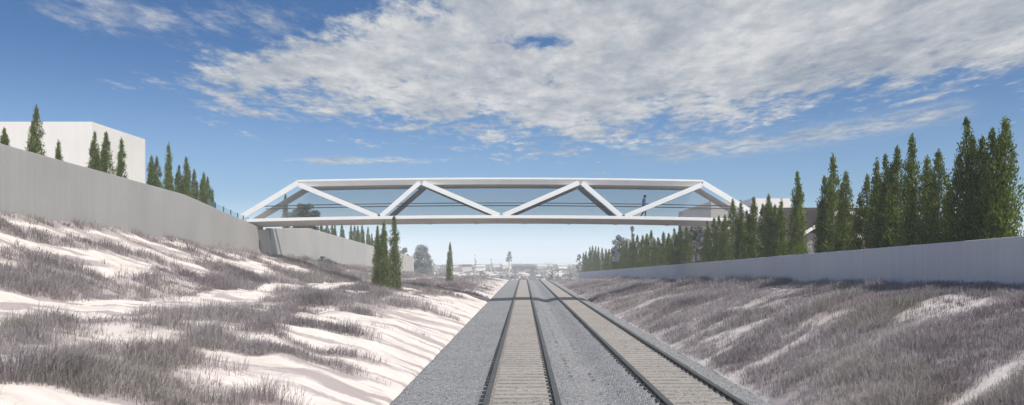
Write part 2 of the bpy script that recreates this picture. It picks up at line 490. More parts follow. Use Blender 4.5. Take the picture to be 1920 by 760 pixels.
# ---------------------------------------------------------------- walls
def wall_mesh(ys, top, base, x0, x1):
    b = MB(); secs = []
    for y in ys:
        t = float(top(y)); z = float(base(y)) - 1.2
        secs.append([(x0, y, z), (x1, y, z), (x1, y, t), (x0, y, t)])
    b.extrude(secs); return b
b = wall_mesh([8, 15, 22, 31.5, 40, 46.5 * LK, 55, 59.5 * LK], lambda y: left_top(min(y, 59.5 * LK)), left_base, L_X - .45, L_X)
tag(b.build('retaining_wall', M['concrete'], None, .025), 'tall grey concrete retaining wall sloping down along the left bank to the bridge', 'wall')
b = wall_mesh([62.3 * LK, 68, 73.5 * LK, 85, 105 * LK, 125, 143.4 * LK], left_top, left_base, L_X - .45, L_X)
tag(b.build('retaining_wall', M['concrete_pale'], None, .025), 'paler concrete retaining wall continuing behind the bridge on the left', 'wall')
b = wall_mesh([8, 20, 60, 120, 152, 189], right_top, lambda y: right_base(y) - .8, R_X, R_X + .4)
tag(b.build('retaining_wall', M['concrete_light'], None, .025), 'long low blue grey concrete wall in shade along the right bank', 'wall')
# abutment between the two left walls
b = MB()
zt = H(2.80); zb = float(left_base(64)) - 1.0; ya, yb_ = 59.6 * LK, 62.2 * LK
b.extrude([[(L_X - 1.1, ya, zb), (L_X - .15, ya, zb), (L_X + .30, yb_, zb), (L_X - 1.1, yb_, zb)],
           [(L_X - 1.1, ya, zt), (L_X - .40, ya, zt), (L_X - .12, yb_, zt), (L_X - 1.1, yb_, zt)]])
ab = empty('bridge_abutment', (0, 0, 0), 'leaning concrete abutment carrying the left end of the footbridge', 'abutment')
b.build('pier', M['concrete_light'], ab, .03)
b = MB(); b.box(L_X - 1.0, L_X - .45, 62.7, 64.9, zt + .003, H(3.0)); b.build('bearing_block', M['concrete'], ab, .02)


# ---------------------------------------------------------------- footbridge
BX = -1.8; YF = 62.0; YR = 65.4
def camber(x): return -.30 * ((x - BX) / 20.0) ** 2
def deck_z(x): return H(3.80) + camber(x)
def top_z(x):  return H(6.45) + camber(x)                    # middle of the top chord
br = empty('footbridge', (BX, 63.7, H(3.3)), 'white steel truss footbridge spanning over both railway tracks', 'bridge')
def bpart(b, name, m, bevel=.02, parent=None):
    b.v = [(p[0] - BX, p[1] - 63.7, p[2] - H(3.3)) for p in b.v]
    return b.build(name, m, parent or br, bevel)
xs = np.linspace(-22.2, 18.6, 35)
b = MB(); b.extrude([[(x, YF - .2, deck_z(x)), (x, YF - .2, deck_z(x) - .24), (x, YF + .45, deck_z(x) - .50), (x, YR - .45, deck_z(x) - .50), (x, YR + .2, deck_z(x) - .24), (x, YR + .2, deck_z(x))] for x in xs])
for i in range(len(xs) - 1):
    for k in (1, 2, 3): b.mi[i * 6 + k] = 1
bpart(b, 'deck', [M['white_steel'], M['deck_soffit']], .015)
for px in (560, 705, 800, 890, 985, 1070, 1160, 1260):
    x = (px - 982) / 24.0; b = MB()
    b.extrude([[(x - .09, YF - .02, deck_z(x) - .33), (x - .09, YF + .5, deck_z(x) - .54), (x - .09, YR - .5, deck_z(x) - .54), (x - .09, YR + .02, deck_z(x) - .33)],
               [(x + .09, YF - .02, deck_z(x) - .33), (x + .09, YF + .5, deck_z(x) - .54), (x + .09, YR - .5, deck_z(x) - .54), (x + .09, YR + .02, deck_z(x) - .33)]])
    bpart(b, 'crossbeam', M['deck_soffit'], 0)
TL, TR = -17.5, 13.9
NT = [TL, -7.94, 4.38, TR]; NB = [-11.2, -1.74, 7.7]
for yy in (YF, YR):
    b = MB(); xs2 = np.linspace(TL, TR, 21)
    o_ = -1 if yy == YF else 1
    b.extrude([[(x, yy + o_ * .22, top_z(x) + .25), (x, yy + o_ * .22, top_z(x) + .12), (x, yy - o_ * .05, top_z(x) - .25), (x, yy - o_ * .2, top_z(x) - .25), (x, yy - o_ * .2, top_z(x) + .25)] for x in xs2])
    for i in range(len(xs2) - 1): b.mi[i * 5 + 2] = b.mi[i * 5 + 3] = 1  # shade painted on the chord's bottom and inner faces
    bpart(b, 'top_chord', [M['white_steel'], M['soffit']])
    for xa, xb in ((TL, -22.0), (TR, 18.4)):
        b = MB(); sgn = 1 if xb > xa else -1
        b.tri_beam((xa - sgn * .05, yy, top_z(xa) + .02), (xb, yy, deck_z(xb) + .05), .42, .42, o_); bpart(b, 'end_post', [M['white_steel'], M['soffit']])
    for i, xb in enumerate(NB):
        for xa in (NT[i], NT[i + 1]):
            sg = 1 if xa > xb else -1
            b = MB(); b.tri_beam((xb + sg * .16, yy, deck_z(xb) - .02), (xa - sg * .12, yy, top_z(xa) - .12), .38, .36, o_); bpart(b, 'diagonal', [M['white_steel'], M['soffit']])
# thin roof slab between the two top chords
b = MB(); xs2 = np.linspace(TL + .1, TR - .1, 21)
b.extrude([[(x, YF + .203, top_z(x) - .2), (x, YR - .203, top_z(x) - .2), (x, YR - .203, top_z(x) - .08), (x, YF + .203, top_z(x) - .08)] for x in xs2])
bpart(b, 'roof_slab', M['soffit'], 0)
for yy in (YF + .30, YR - .30):
    for dz in (.98,):
        b = MB(); xr = np.linspace(-21.0, 18.0, 30)
        for i in range(len(xr) - 1):
            b.tube((xr[i], yy, deck_z(xr[i]) + dz), (xr[i + 1], yy, deck_z(xr[i + 1]) + dz), .035, None, 6)
        bpart(b, 'handrail', M['dark_steel'], 0)
# fine wire mesh panel on the far truss
def mesh_mat():
    m = bpy.data.materials.new('wire_mesh'); m.use_nodes = True; nt = m.node_tree
    out = nt.nodes['Material Output']; p = nt.nodes['Principled BSDF']; p.inputs['Base Color'].default_value = (.20, .215, .23, 1); p.inputs['Roughness'].default_value = .5
    t = nt.nodes.new('ShaderNodeBsdfTransparent'); mx = nt.nodes.new('ShaderNodeMixShader'); mx.inputs[0].default_value = .21
    nt.links.new(t.outputs[0], mx.inputs[1]); nt.links.new(p.outputs[0], mx.inputs[2]); nt.links.new(mx.outputs[0], out.inputs[0])
    return m
M['wire_mesh'] = mesh_mat()
b = MB(); yy = YR - .24
xs3 = [-21.2] + list(np.linspace(TL, TR, 15)) + [17.6]
for i in range(len(xs3) - 1):
    xa, xb = xs3[i], xs3[i + 1]
    za = top_z(xa) - .22 if TL <= xa <= TR else deck_z(xa) + .06
    zb_ = top_z(xb) - .22 if TL <= xb <= TR else deck_z(xb) + .06
    b.hexa([(xa, yy - .006, deck_z(xa) + .005), (xb, yy - .006, deck_z(xb) + .005), (xb, yy + .006, deck_z(xb) + .005), (xa, yy + .006, deck_z(xa) + .005),
            (xa, yy - .006, za), (xb, yy - .006, zb_), (xb, yy + .006, zb_), (xa, yy + .006, za)])
bmh = b
# weld the inner seams so that the panel reads as one sheet
bpart(b, 'mesh_panel', M['wire_mesh'], 0)
me = br.children[-1].data
bm_ = bmesh.new(); bm_.from_mesh(me); bmesh.ops.remove_doubles(bm_, verts=bm_.verts, dist=1e-4)
bmesh.ops.delete(bm_, geom=[f for f in bm_.faces if abs(f.normal.x) > .99 and 1 < f.calc_center_median().x + 22 < 39], context='FACES_ONLY')
bm_.to_mesh(me); bm_.free()

# right landing pier hidden among the cypresses
b = MB(); b.extrude([[(16.6, 61.9, H(-.3)), (18.5, 61.9, H(-.3)), (18.5, 65.5, H(-.3)), (16.6, 65.5, H(-.3))], [(16.9, 62.3, H(2.98)), (18.4, 62.3, H(2.98)), (18.4, 65.1, H(2.98)), (16.9, 65.1, H(2.98))]])
tag(b.build('bridge_pier', M['concrete'], None, .03), 'concrete pier under the right end of the footbridge behind the cypresses', 'pier')

# railing along the left wall towards the bridge
def glass_mat():
    m = bpy.data.materials.new('railing_glass'); m.use_nodes = True; nt = m.node_tree
    out = nt.nodes['Material Output']; p = nt.nodes['Principled BSDF']; p.inputs['Base Color'].default_value = (.30, .42, .50, 1); p.inputs['Roughness'].default_value = .08
    t = nt.nodes.new('ShaderNodeBsdfTransparent'); t.inputs[0].default_value = (.86, .93, .97, 1)
    mx = nt.nodes.new('ShaderNodeMixShader'); mx.inputs[0].default_value = .14
    nt.links.new(t.outputs[0], mx.inputs[1]); nt.links.new(p.outputs[0], mx.inputs[2]); nt.links.new(mx.outputs[0], out.inputs[0])
    return m
M['glass'] = glass_mat()
rl = empty('glass_railing', (L_X - .7, 54.0, float(left_top(54)) - .6), 'glass railing with thin dark posts on top of the left wall before the bridge', 'railing')
yp = [54.0, 55.5, 57.0, 58.4, 59.8, 61.0, 62.1]
def rt(y): return float(left_top(min(y, 59.5 * LK)))
for i, y in enumerate(yp):
    b = MB(); b.beam((0, y - 54.0, rt(y) - 1.0 - rl.location.z), (0, y - 54.0, rt(y) + .68 - rl.location.z), .06, .06)
    b.build('post', M['dark_steel'], rl, .008)
    if i < len(yp) - 1:
        b = MB(); y2 = yp[i + 1]
        b.extrude([[(-.006, q - 54.0, rt(q) - .3 - rl.location.z), (.006, q - 54.0, rt(q) - .3 - rl.location.z), (.006, q - 54.0, rt(q) + .62 - rl.location.z), (-.006, q - 54.0, rt(q) + .62 - rl.location.z)] for q in (y + .04, y2 - .04)])
        b.build('glass_pane', M['glass'], rl)


# ---------------------------------------------------------------- buildings
def block(name, x0, x1, y0, y1, z0, z1, m, label, m2=None):
    root = empty(name, ((x0 + x1) / 2, (y0 + y1) / 2, z0), label, 'building')
    cx, cy = (x0 + x1) / 2, (y0 + y1) / 2
    b = MB(); a, c, d, e = x0 - cx, x1 - cx, y0 - cy, y1 - cy; h = z1 - z0; w = .25
    b.extrude([[(a, d, 0), (c, d, 0), (c, e, 0), (a, e, 0)], [(a, d, h), (c, d, h), (c, e, h), (a, e, h)],
               [(a + w, d + w, h), (c - w, d + w, h), (c - w, e - w, h), (a + w, e - w, h)], [(a + w, d + w, h - .5), (c - w, d + w, h - .5), (c - w, e - w, h - .5), (a + w, e - w, h - .5)]])
    b.build('wall', m, root, .02)
    b = MB(); b.box(a + w + .01, c - w - .01, d + w + .01, e - w - .01, h - .49, h - .40); b.build('roof', M['concrete'], root)
    return root
block('white_building', -62, -32.4, 60, 68.5, H(1.5), H(10.7), M['render_white'], 'plain white flat roofed block building above the left retaining wall')
block('beige_building', 23.4, 33, 100, 121, H(-1.5), H(7.9), M['render_beige'], 'beige flat roofed block building seen through the right end of the bridge')
block('white_building', 25.9, 30.4, 91, 97, H(-1.2), H(7.5), M['render_white'], 'small white block building above the cypresses right of the bridge end')

def _tiles():
    p = ecoord(); x, y, z = esep(p); w = E.m('SINE', x * 21.0); w2 = E.m('SINE', z * 30.0); n = enoise(p, 3, 5, .6)
    return eramp(n + w * .06, [(.3, (.026, .019, .016)), (.7, (.058, .043, .037))]), ebump(w * .7 + w2 * .4, .5, .04)
M['tiles'] = mat('brown_roof_tiles', _tiles, .85, .2)
def _brick():
    p = ecoord(); br_ = E.nt.nodes.new('ShaderNodeTexBrick'); E.nt.links.new(emap(p, (1, 1, 1), (math.pi / 2, 0, 0)).s, br_.inputs[0])
    br_.inputs['Color1'].default_value = (.26, .10, .06, 1); br_.inputs['Color2'].default_value = (.34, .14, .09, 1); br_.inputs['Mortar'].default_value = (.4, .36, .32, 1); br_.inputs['Scale'].default_value = 4
    return E(br_.outputs[0]), None
M['brick'] = mat('red_brick', _brick, .9, .1)
M['grey_render'] = concrete('grey_render', (.16, .155, .15), (.24, .23, .225))
hs = empty('house', (22, 70, H(-1)), 'low house with brown tiled gable roof behind the cypresses on the right', 'house')
def hp(b, name, m, bev=0): 
    b.v = [(p[0] - 22, p[1] - 70, p[2] - H(-1)) for p in b.v]; return b.build(name, m, hs, bev)
# main wing: ridge along x
b = MB(); b.box(22.2, 31, 68.2, 76.8, H(-1), H(2.6)); hp(b, 'wall', M['render_beige'])
b = MB()
zr, ze = H(5.1), H(2.6)
b.extrude([[(21.6, 67.3, ze - .12), (21.6, 72.5, zr - .15), (21.6, 77.7, ze - .12), (21.6, 77.7, ze + .08), (21.6, 72.5, zr + .05), (21.6, 67.3, ze + .08)],
           [(31.6, 67.3, ze - .12), (31.6, 72.5, zr - .15), (31.6, 77.7, ze - .12), (31.6, 77.7, ze + .08), (31.6, 72.5, zr + .05), (31.6, 67.3, ze + .08)]])
hp(b, 'roof', M['tiles'])
# front wing with its gable: ridge along y
b = MB(); b.box(22.5, 27.9, 63.5, 68.5, H(-1), H(2.5)); hp(b, 'wall', M['grey_render'])
b = MB(); zr2, ze2 = H(4.75), H(2.62); xm = 25.2
for s in (-1, 1):
    b.hexa([(xm, 62.9, zr2 - .16), (xm + s * 3.3, 62.9, ze2 - .16), (xm + s * 3.3, 70.5, ze2 - .16), (xm, 70.5, zr2 - .16), (xm, 62.9, zr2), (xm + s * 3.3, 62.9, ze2), (xm + s * 3.3, 70.5, ze2), (xm, 70.5, zr2)])
hp(b, 'roof', M['tiles'])
b = MB(); b.extrude([[(xm - 2.8, 63.3, ze2 + .1), (xm + 2.8, 63.3, ze2 + .1), (xm, 63.3, zr2 - .25)], [(xm - 2.8, 63.55, ze2 + .1), (xm + 2.8, 63.55, ze2 + .1), (xm, 63.55, zr2 - .25)]]); hp(b, 'gable', M['tiles'])
for s in (-1, 1):
    b = MB(); b.beam((xm, 62.86, zr2 - .3), (xm + s * 3.35, 62.86, ze2 - .32), .06, .24); hp(b, 'fascia', M['render_white'])
b = MB(); b.box(25.4, 27.7, 63.35, 63.49, H(-1), H(1.95)); hp(b, 'brick_panel', M['brick'])
b = MB(); b.box(25.3, 27.8, 63.3, 63.48, H(1.96), H(2.45)); hp(b, 'lintel', M['render_white'])


# ---------------------------------------------------------------- trees
def leaf_quads(c, d, ln, wd, roll):
    """diamond leaves: centre c (n,3), direction d (n,3), length, width"""
    n = len(c); d = d / np.linalg.norm(d, axis=1, keepdims=True)
    a = np.where(np.abs(d[:, 2:3]) < .9, np.array([[0, 0, 1.0]]), np.array([[1.0, 0, 0]]))
    s = np.cross(d, a); s /= np.linalg.norm(s, axis=1, keepdims=True); u = np.cross(d, s)
    w = s * np.cos(roll)[:, None] + u * np.sin(roll)[:, None]
    L = ln[:, None] * .5; W = wd[:, None] * .5
    V = np.stack([c - d * L, c + w * W - d * L * .1, c + d * L, c - w * W - d * L * .1], 1).reshape(-1, 3)
    Q = np.arange(n)[:, None] * 4 + np.arange(4)[None]
    return V, Q

def cypress_meshes(seed, slim=1.0):
    r = np.random.default_rng(seed); Ht = 5.0; C = []; D = []; T = []; LN = []; WD = []
    # a leader and a few lesser spires
    spires = [(0, 0, Ht, .52 * slim)] + [(r.normal(0, .20 * slim), r.normal(0, .20 * slim), Ht * r.uniform(.66, .88), .30 * slim) for _ in range(r.integers(1, 4))]
    for sx, sy, hh, R in spires:
        nb = int(240 * hh / Ht * (R / .52) ** .7)
        for _ in range(nb):
            t = r.random() ** 1.15
            prof = (min(1, .55 + t * 2.2)) * (1 - t) ** .62 if t < .93 else .10 * (1 - t) / .07 + .03
            prof *= 1 + .22 * math.sin(t * 19 + sx * 30) + r.normal(0, .14)
            ang = r.random() * 2 * math.pi; q = math.sqrt(r.uniform(.25, 1.0))
            rr = max(.01, R * prof * q)
            c0 = np.array([sx * (1 - t * .4) + rr * math.cos(ang), sy * (1 - t * .4) + rr * math.sin(ang), .12 + t * (hh - .2)])
            k = r.integers(12, 18); sp = .10 * (1 - .55 * t)
            cc = c0 + r.normal(0, 1, (k, 3)) * np.array([sp, sp, sp * 2.0])
            dd = np.stack([np.full(k, math.cos(ang) * .35), np.full(k, math.sin(ang) * .35), np.full(k, 1.0)], 1) + r.normal(0, .3, (k, 3))
            tint = np.clip(r.normal(.42, .24) + r.normal(0, .10, k), 0, 1)
            C.append(cc); D.append(dd); T.append(tint); LN.append(r.uniform(.11, .24, k) * (1 - .35 * t)); WD.append(r.uniform(.028, .058, k))
        # bobbly tip
        k = 16; zz = hh + r.uniform(-.22, .16, k)
        C.append(np.stack([sx * .6 + r.normal(0, .028, k), sy * .6 + r.normal(0, .028, k), zz], 1)); D.append(np.stack([r.normal(0, .3, k), r.normal(0, .3, k), np.ones(k)], 1))
        T.append(np.clip(r.normal(.4, .15, k), 0, 1)); LN.append(r.uniform(.10, .18, k)); WD.append(r.uniform(.03, .06, k))
    C = np.concatenate(C); D = np.concatenate(D); T = np.concatenate(T); LN = np.concatenate(LN); WD = np.concatenate(WD)
    V, Q = leaf_quads(C, D, LN, WD, r.random(len(C)) * 6.28)
    crown = np_mesh('crown', V, None, Q, {'tint': np.repeat(T, 4)}, M['cypress'])
    b = MB(); b.tube((0, 0, -.35), (0, 0, 1.2), .085, .06); b.tube((0, 0, 1.2), (0, 0, 4.75), .06, .012)
    for i in range(7):
        a = r.random() * 6.28; z = .5 + i * .5
        b.tube((0, 0, z), (.24 * math.cos(a) * (1 - i * .1), .24 * math.sin(a) * (1 - i * .1), z + .45), .025, .008, 5)
    return crown, b.mesh('trunk', M['bark'])
CY = [cypress_meshes(100 + i, s) for i, s in enumerate((1.0, .85, 1.12, .95, .8, 1.05))]

def cypress(x, y, z0, ztop, label, group, wf=1.0, k=None):
    k = random.randrange(len(CY)) if k is None else k
    o = empty('cypress_tree', (x, y, z0), label, 'tree', group)
    o.rotation_euler.z = random.random() * 6.28
    s = (ztop - z0) / 5.1; w = s * .55 + .45 * wf if wf > 0 else s
    o.scale = (w, w, s)
    link('crown', CY[k][0], o); link('trunk', CY[k][1], o)
    return o
def at_x(px, X): return X * F / (px - 982.0)         # distance at which lateral offset X is seen in column px
def top_at(py, Y): return H((496.0 - py) * Y / F)

G_R = 'cypresses behind the right wall'
near = [
 (1885, 220, 'very tall dark green cypress nearest the right edge of the picture'),
 (1861, 242, 'tall slim cypress just left of the one nearest the right edge'),
 (1841, 256, 'shorter cypress tucked between the tall pair beside the right edge'),
 (1812, 219, 'tall pointed cypress heading the rightmost clump behind the right wall'),
 (1779, 339, 'lowest cypress in the dip between the two big clumps at right'),
 (1760, 281, 'full cypress ending the seven tree clump on its right side'),
 (1739, 292, 'narrow cypress second from right in the seven tree clump'),
 (1710, 253, 'tallest wide cypress of the seven tree clump on the right wall'),
 (1683, 274, 'cypress just left of the tallest one in the seven tree clump'),
 (1660, 289, 'third cypress from the left in the seven tree clump'),
 (1644, 298, 'second cypress from the left in the seven tree clump'),
 (1626, 328, 'short leftmost cypress of the seven tree clump beside the brick house wall'),
 (1586, 321, 'right cypress of the three standing before the brown roof'),
 (1562, 289, 'tallest middle cypress of the three standing before the brown roof'),
 (1546, 330, 'left cypress of the three standing before the brown roof'),
 (1495, 321, 'lone tall cypress standing before the brown gable left of the trio'),
 (1465, 374, 'cypress at the right end of the clump by the bridge end'),
 (1453, 384, 'second cypress from the right in the clump by the bridge end'),
 (1441, 364, 'tallest pointed cypress in the clump by the bridge end below the white block'),
 (1430, 383, 'short cypress left of the tallest in the clump by the bridge end'),
 (1413, 369, 'tall slim cypress hiding the very end of the bridge truss'),
 (1400, 394, 'low cypress between two taller ones at the bridge end'),
 (1389, 377, 'cypress before the sloping right end of the bridge truss'),
 (1374, 374, 'pointed cypress before the beige building and the bridge deck'),
 (1359, 402, 'third small cypress from the left in front of the bridge deck'),
 (1348, 405, 'fourth shortest cypress in front of the bridge deck at right'),
 (1339, 408, 'second small cypress from the left in front of the bridge deck'),
 (1326, 414, 'small leftmost cypress of the clump in front of the right deck end'),
]
labels_fix = {1359: 'cypress just left of the pointed one before the beige building', 1348: 'small cypress third from the left in front of the bridge deck'}
for i, (px, py, lab) in enumerate(near):
    X = 13.95 + random.uniform(-.1, .25) if px > 1300 else 14.2
    Y = at_x(px, X); z0 = float(right_top(Y)) - .3
    cypress(X, Y, z0, top_at(py, Y), labels_fix.get(px, lab), G_R, 1.22, i % 6)
hedge = [(1287, 425), (1275, 423), (1264, 428), (1254, 437), (1244, 435), (1234, 445), (1228, 448), (1221, 432), (1213, 438), (1205, 441), (1195, 441), (1188, 445), (1182, 451), (1175, 451),
         (1168, 455), (1162, 456), (1155, 458), (1149, 463), (1142, 467), (1136, 466), (1129, 465), (1122, 463), (1117, 462), (1111, 461), (1106, 463), (1099, 471), (1094, 474)]
for px, py in hedge:
    X = 14.2 + random.uniform(-.2, .5); Y = at_x(px, X); z0 = float(right_top(Y)) - .3
    cypress(X, Y, z0, top_at(py, Y), 'green cypress in the tight hedge row seen under the bridge along the right wall', 'cypresses of the hedge row beyond the bridge', 1.75)
G_L = 'cypresses behind the left wall'
left = [
 (8, 239, 'small cypress tip cut by the left edge of the picture'),
 (68, 198, 'tallest cypress in front of the white building front'),
 (110, 263, 'small cypress in front of the white building front, right of the tallest'),
 (178, 247, 'cypress in front of the corner of the white building'),
 (199, 247, 'middle cypress before the shaded side of the white building'),
 (228, 259, 'right cypress before the shaded side of the white building'),
 (284, 291, 'left tree of the close pair just right of the white building'),
 (294, 294, 'right tree of the close pair just right of the white building'),
 (316, 268, 'tallest cypress against open sky above the left wall'),
 (336, 309, 'small cypress directly right of the tallest one against the sky'),
 (349, 294, 'second tallest cypress against the sky above the left wall'),
 (364, 318, 'slim cypress between the second tallest and the last clump on the left wall'),
 (382, 323, 'leftmost cypress of the last clump before the glass railing'),
 (389, 332, 'middle cypress of the last clump before the glass railing'),
 (398, 354, 'short last cypress beside the glass railing'),
]
for i, (px, py, lab) in enumerate(left):
    X = L_X - 1.2 - random.uniform(0, .35); Y = at_x(px, X); z0 = float(h_world(X, Y)) - .1
    cypress(X, Y, z0, top_at(py, Y), lab, G_L, .95 if i > 2 else .85, (i * 5) % 6)
for px, py in [(603, 419), (613, 420), (623, 418), (628, 421), (641, 420), (658, 422), (665, 423), (671, 423), (679, 422), (690, 426), (697, 438)]:
    X = L_X - 1.3 - random.uniform(0, .5); Y = at_x(px, X); z0 = float(h_world(X, Y))
    cypress(X, Y, z0, top_at(py, Y), 'small cypress in the row behind the far left wall under the bridge', 'cypresses behind the far left wall', 1.15)
X = -23.5; Y = at_x(535, X); cypress(X, Y, float(h_world(X, Y)), top_at(363, Y), 'single cypress seen through the left end of the bridge mesh', None, .95, 1)
# free-standing on the left bank
for px, Y, py, lab, k in ((708, 54.6, 423, 'left cypress of the close trio on the left bank before the bridge', 3), (720, 54.2, 414, 'short front cypress in the middle of the trio on the left bank', 0), (739, 54.9, 403, 'right and tallest cypress of the trio on the left bank reaching the deck', 5),
                      (844, 88.0, 455, 'lone slender cypress on the left bank beyond the bridge near the track', 1)):
    X = (px - 982) * Y / F; z0 = float(h_world(X, Y)) - .05
    cypress(X, Y, z0, top_at(py, Y), lab, None, 1.0 if Y < 60 else .95, k)

def bushy(name, x, y, z0, w, h, matl, label, cat='tree', group=None, n=2600, leaf=.3, seed=1, trunk=.3, clumps=26, bark='bark', dep=None, narrow=0.0, puffy=.16):
    """round-crowned tree or shrub: limbs and leaf clumps with gaps"""
    r = np.random.default_rng(seed); dep = dep or w
    root = empty(name, (x, y, z0), label, cat, group)
    th = h * trunk; C = []; T = []; cl = []
    for i in range(clumps):
        a = r.random() * 6.28; t = r.random(); el = r.uniform(.15, 1) ** .5
        env = math.sin(math.pi * min(.97, max(.08, t * .86 + .12))) ** .7 * (1 - narrow * t)
        cl.append((math.cos(a) * el * env * w * .42, math.sin(a) * el * env * dep * .42, th * .8 + t * (h - th * .9) * .93, r.uniform(.45, 1.0)))
    per = n // clumps
    for cx, cy, cz, q in cl:
        s = puffy * min(w, h) * q
        p = r.normal(0, 1, (per, 3)); p /= np.linalg.norm(p, axis=1, keepdims=True); p *= (r.random((per, 1)) ** .4) * s * np.array([1.25, 1.25, .9])
        C.append(p + np.array([cx, cy, cz])); T.append(np.clip(r.normal(.45, .2) + r.normal(0, .13, per), 0, 1))
    C = np.concatenate(C); T = np.concatenate(T)
    D = r.normal(0, 1, C.shape); V, Q = leaf_quads(C, D, leaf * r.uniform(.6, 1.3, len(C)), leaf * .6 * r.uniform(.6, 1.3, len(C)), r.random(len(C)) * 6.28)
    link('crown', np_mesh('crown', V, None, Q, {'tint': np.repeat(T, 4)}, M[matl]), root)
    b = MB(); r0 = max(.03, h * .022); b.tube((0, 0, -.3), (0, 0, th), r0 * 1.2, r0); b.tube((0, 0, th), (.05, 0, h * .8), r0, r0 * .25)
    for cx, cy, cz, q in cl[:9]: b.tube((0, 0, th * .9 + .1 * cz), (cx, cy, cz), r0 * .5, r0 * .15, 5)
    b.build('trunk', M[bark], root)
    return root
def gz(x, y): return float(h_world(x, y))
def px_bush(name, px, Y, py_top, wpx, matl, label, z0=None, **kw):
    x = (px - 982) * Y / F; z = gz(x, Y) if z0 is None else z0
    return bushy(name, x, Y, z, wpx * Y / F, top_at(py_top, Y) - z, matl, label, **kw)
px_bush('broadleaf_tree', 572, 84, 379, 66, 'dark_leaf', 'dark bushy tree seen through the left part of the bridge mesh', leaf=.28, n=3000, seed=4)
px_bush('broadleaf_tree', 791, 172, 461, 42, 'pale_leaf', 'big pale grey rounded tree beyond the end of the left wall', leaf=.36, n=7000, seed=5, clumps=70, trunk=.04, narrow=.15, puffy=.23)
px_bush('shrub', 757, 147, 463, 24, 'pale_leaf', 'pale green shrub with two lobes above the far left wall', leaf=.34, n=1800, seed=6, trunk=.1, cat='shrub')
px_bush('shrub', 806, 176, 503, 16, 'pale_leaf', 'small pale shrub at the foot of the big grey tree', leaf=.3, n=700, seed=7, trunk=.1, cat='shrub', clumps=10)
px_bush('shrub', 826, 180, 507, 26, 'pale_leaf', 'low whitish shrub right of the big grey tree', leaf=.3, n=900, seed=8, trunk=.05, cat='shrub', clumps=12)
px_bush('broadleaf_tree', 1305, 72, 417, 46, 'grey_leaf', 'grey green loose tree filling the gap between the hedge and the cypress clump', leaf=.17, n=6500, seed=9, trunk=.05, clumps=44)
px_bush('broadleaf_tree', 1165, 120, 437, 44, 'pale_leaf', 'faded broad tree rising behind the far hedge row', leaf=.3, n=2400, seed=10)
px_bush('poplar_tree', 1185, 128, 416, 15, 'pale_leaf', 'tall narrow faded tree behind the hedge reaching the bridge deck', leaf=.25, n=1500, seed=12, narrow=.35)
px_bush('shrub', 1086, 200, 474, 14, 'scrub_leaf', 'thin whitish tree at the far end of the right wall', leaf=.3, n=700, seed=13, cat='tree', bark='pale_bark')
# far plain: individual shrubs and slim masts of trees
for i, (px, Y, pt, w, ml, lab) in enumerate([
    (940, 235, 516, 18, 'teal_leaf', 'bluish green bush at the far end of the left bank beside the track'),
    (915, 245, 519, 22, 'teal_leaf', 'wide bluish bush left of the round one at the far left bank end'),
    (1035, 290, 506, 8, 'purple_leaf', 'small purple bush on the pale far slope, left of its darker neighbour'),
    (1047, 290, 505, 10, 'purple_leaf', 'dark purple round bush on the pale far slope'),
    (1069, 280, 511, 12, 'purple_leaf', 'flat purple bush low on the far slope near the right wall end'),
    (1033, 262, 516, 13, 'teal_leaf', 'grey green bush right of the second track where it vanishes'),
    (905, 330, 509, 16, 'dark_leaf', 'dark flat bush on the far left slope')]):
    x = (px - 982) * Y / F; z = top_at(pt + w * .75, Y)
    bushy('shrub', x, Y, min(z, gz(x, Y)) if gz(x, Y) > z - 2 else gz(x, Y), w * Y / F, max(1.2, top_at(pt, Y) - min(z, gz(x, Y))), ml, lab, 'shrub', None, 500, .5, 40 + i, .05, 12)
px_bush('conifer_tree', 955, 330, 466, 15, 'grey_leaf', 'tall conifer with a diamond shaped crown on a thin pale trunk in the distance', n=900, leaf=.45, seed=30, trunk=.68, bark='pale_bark', narrow=.65, clumps=18)
px_bush('slender_tree', 891, 330, 475, 7, 'scrub_leaf', 'slender pale tree on a thin trunk left of the distant conifer', n=400, leaf=.4, seed=31, trunk=.5, bark='pale_bark', clumps=9)
px_bush('slender_tree', 921, 340, 483, 5, 'grey_leaf', 'tiny tree on a thin trunk between the pale tree and the distant conifer', n=250, leaf=.4, seed=32, trunk=.6, bark='pale_bark', clumps=7)
px_bush('slender_tree', 1037, 340, 484, 4, 'scrub_leaf', 'thin pale tree standing alone right of the distant conifer', n=220, leaf=.35, seed=33, trunk=.4, bark='pale_bark', clumps=7)

# scrub on the far slope: a mass
r = np.random.default_rng(5); n = 1500
Yb = r.uniform(262, 640, n); pxb = r.uniform(770, 1110, n); Xb = (pxb - 982) * Yb / F
ok = ~((np.abs(Xb - 1.6) < 7) & (Yb < 300)); Xb = Xb[ok]; Yb = Yb[ok]; Zb = h_world(Xb, Yb)
V = []; T = []; Q = []; base = 0
for x, y, z in zip(Xb, Yb, Zb):
    k = 42; s = r.uniform(.5, 1.5) * (1 + (y - 260) / 500); tint = r.uniform(0, 1)
    p = r.normal(0, 1, (k, 3)); p /= np.linalg.norm(p, axis=1, keepdims=True); p *= (r.random((k, 1)) ** .35) * s * np.array([1.2, 1.2, .7]); p[:, 2] = np.abs(p[:, 2])
    v, q = leaf_quads(p + np.array([x, y, z]), r.normal(0, 1, (k, 3)), s * .55 * r.uniform(.6, 1.3, k), s * .4 * r.uniform(.6, 1.3, k), r.random(k) * 6.28)
    V.append(v); Q.append(q + base); base += len(v); T.append(np.repeat(np.clip(tint + r.normal(0, .12, k), 0, 1), 4))
tag(link('scrub', np_mesh('scrub', np.concatenate(V), None, np.concatenate(Q), {'tint': np.concatenate(T)}, M['scrub_leaf'])), 'pale dry scrub dotting the far slope beyond the track crest', 'scrub', None, 'stuff')

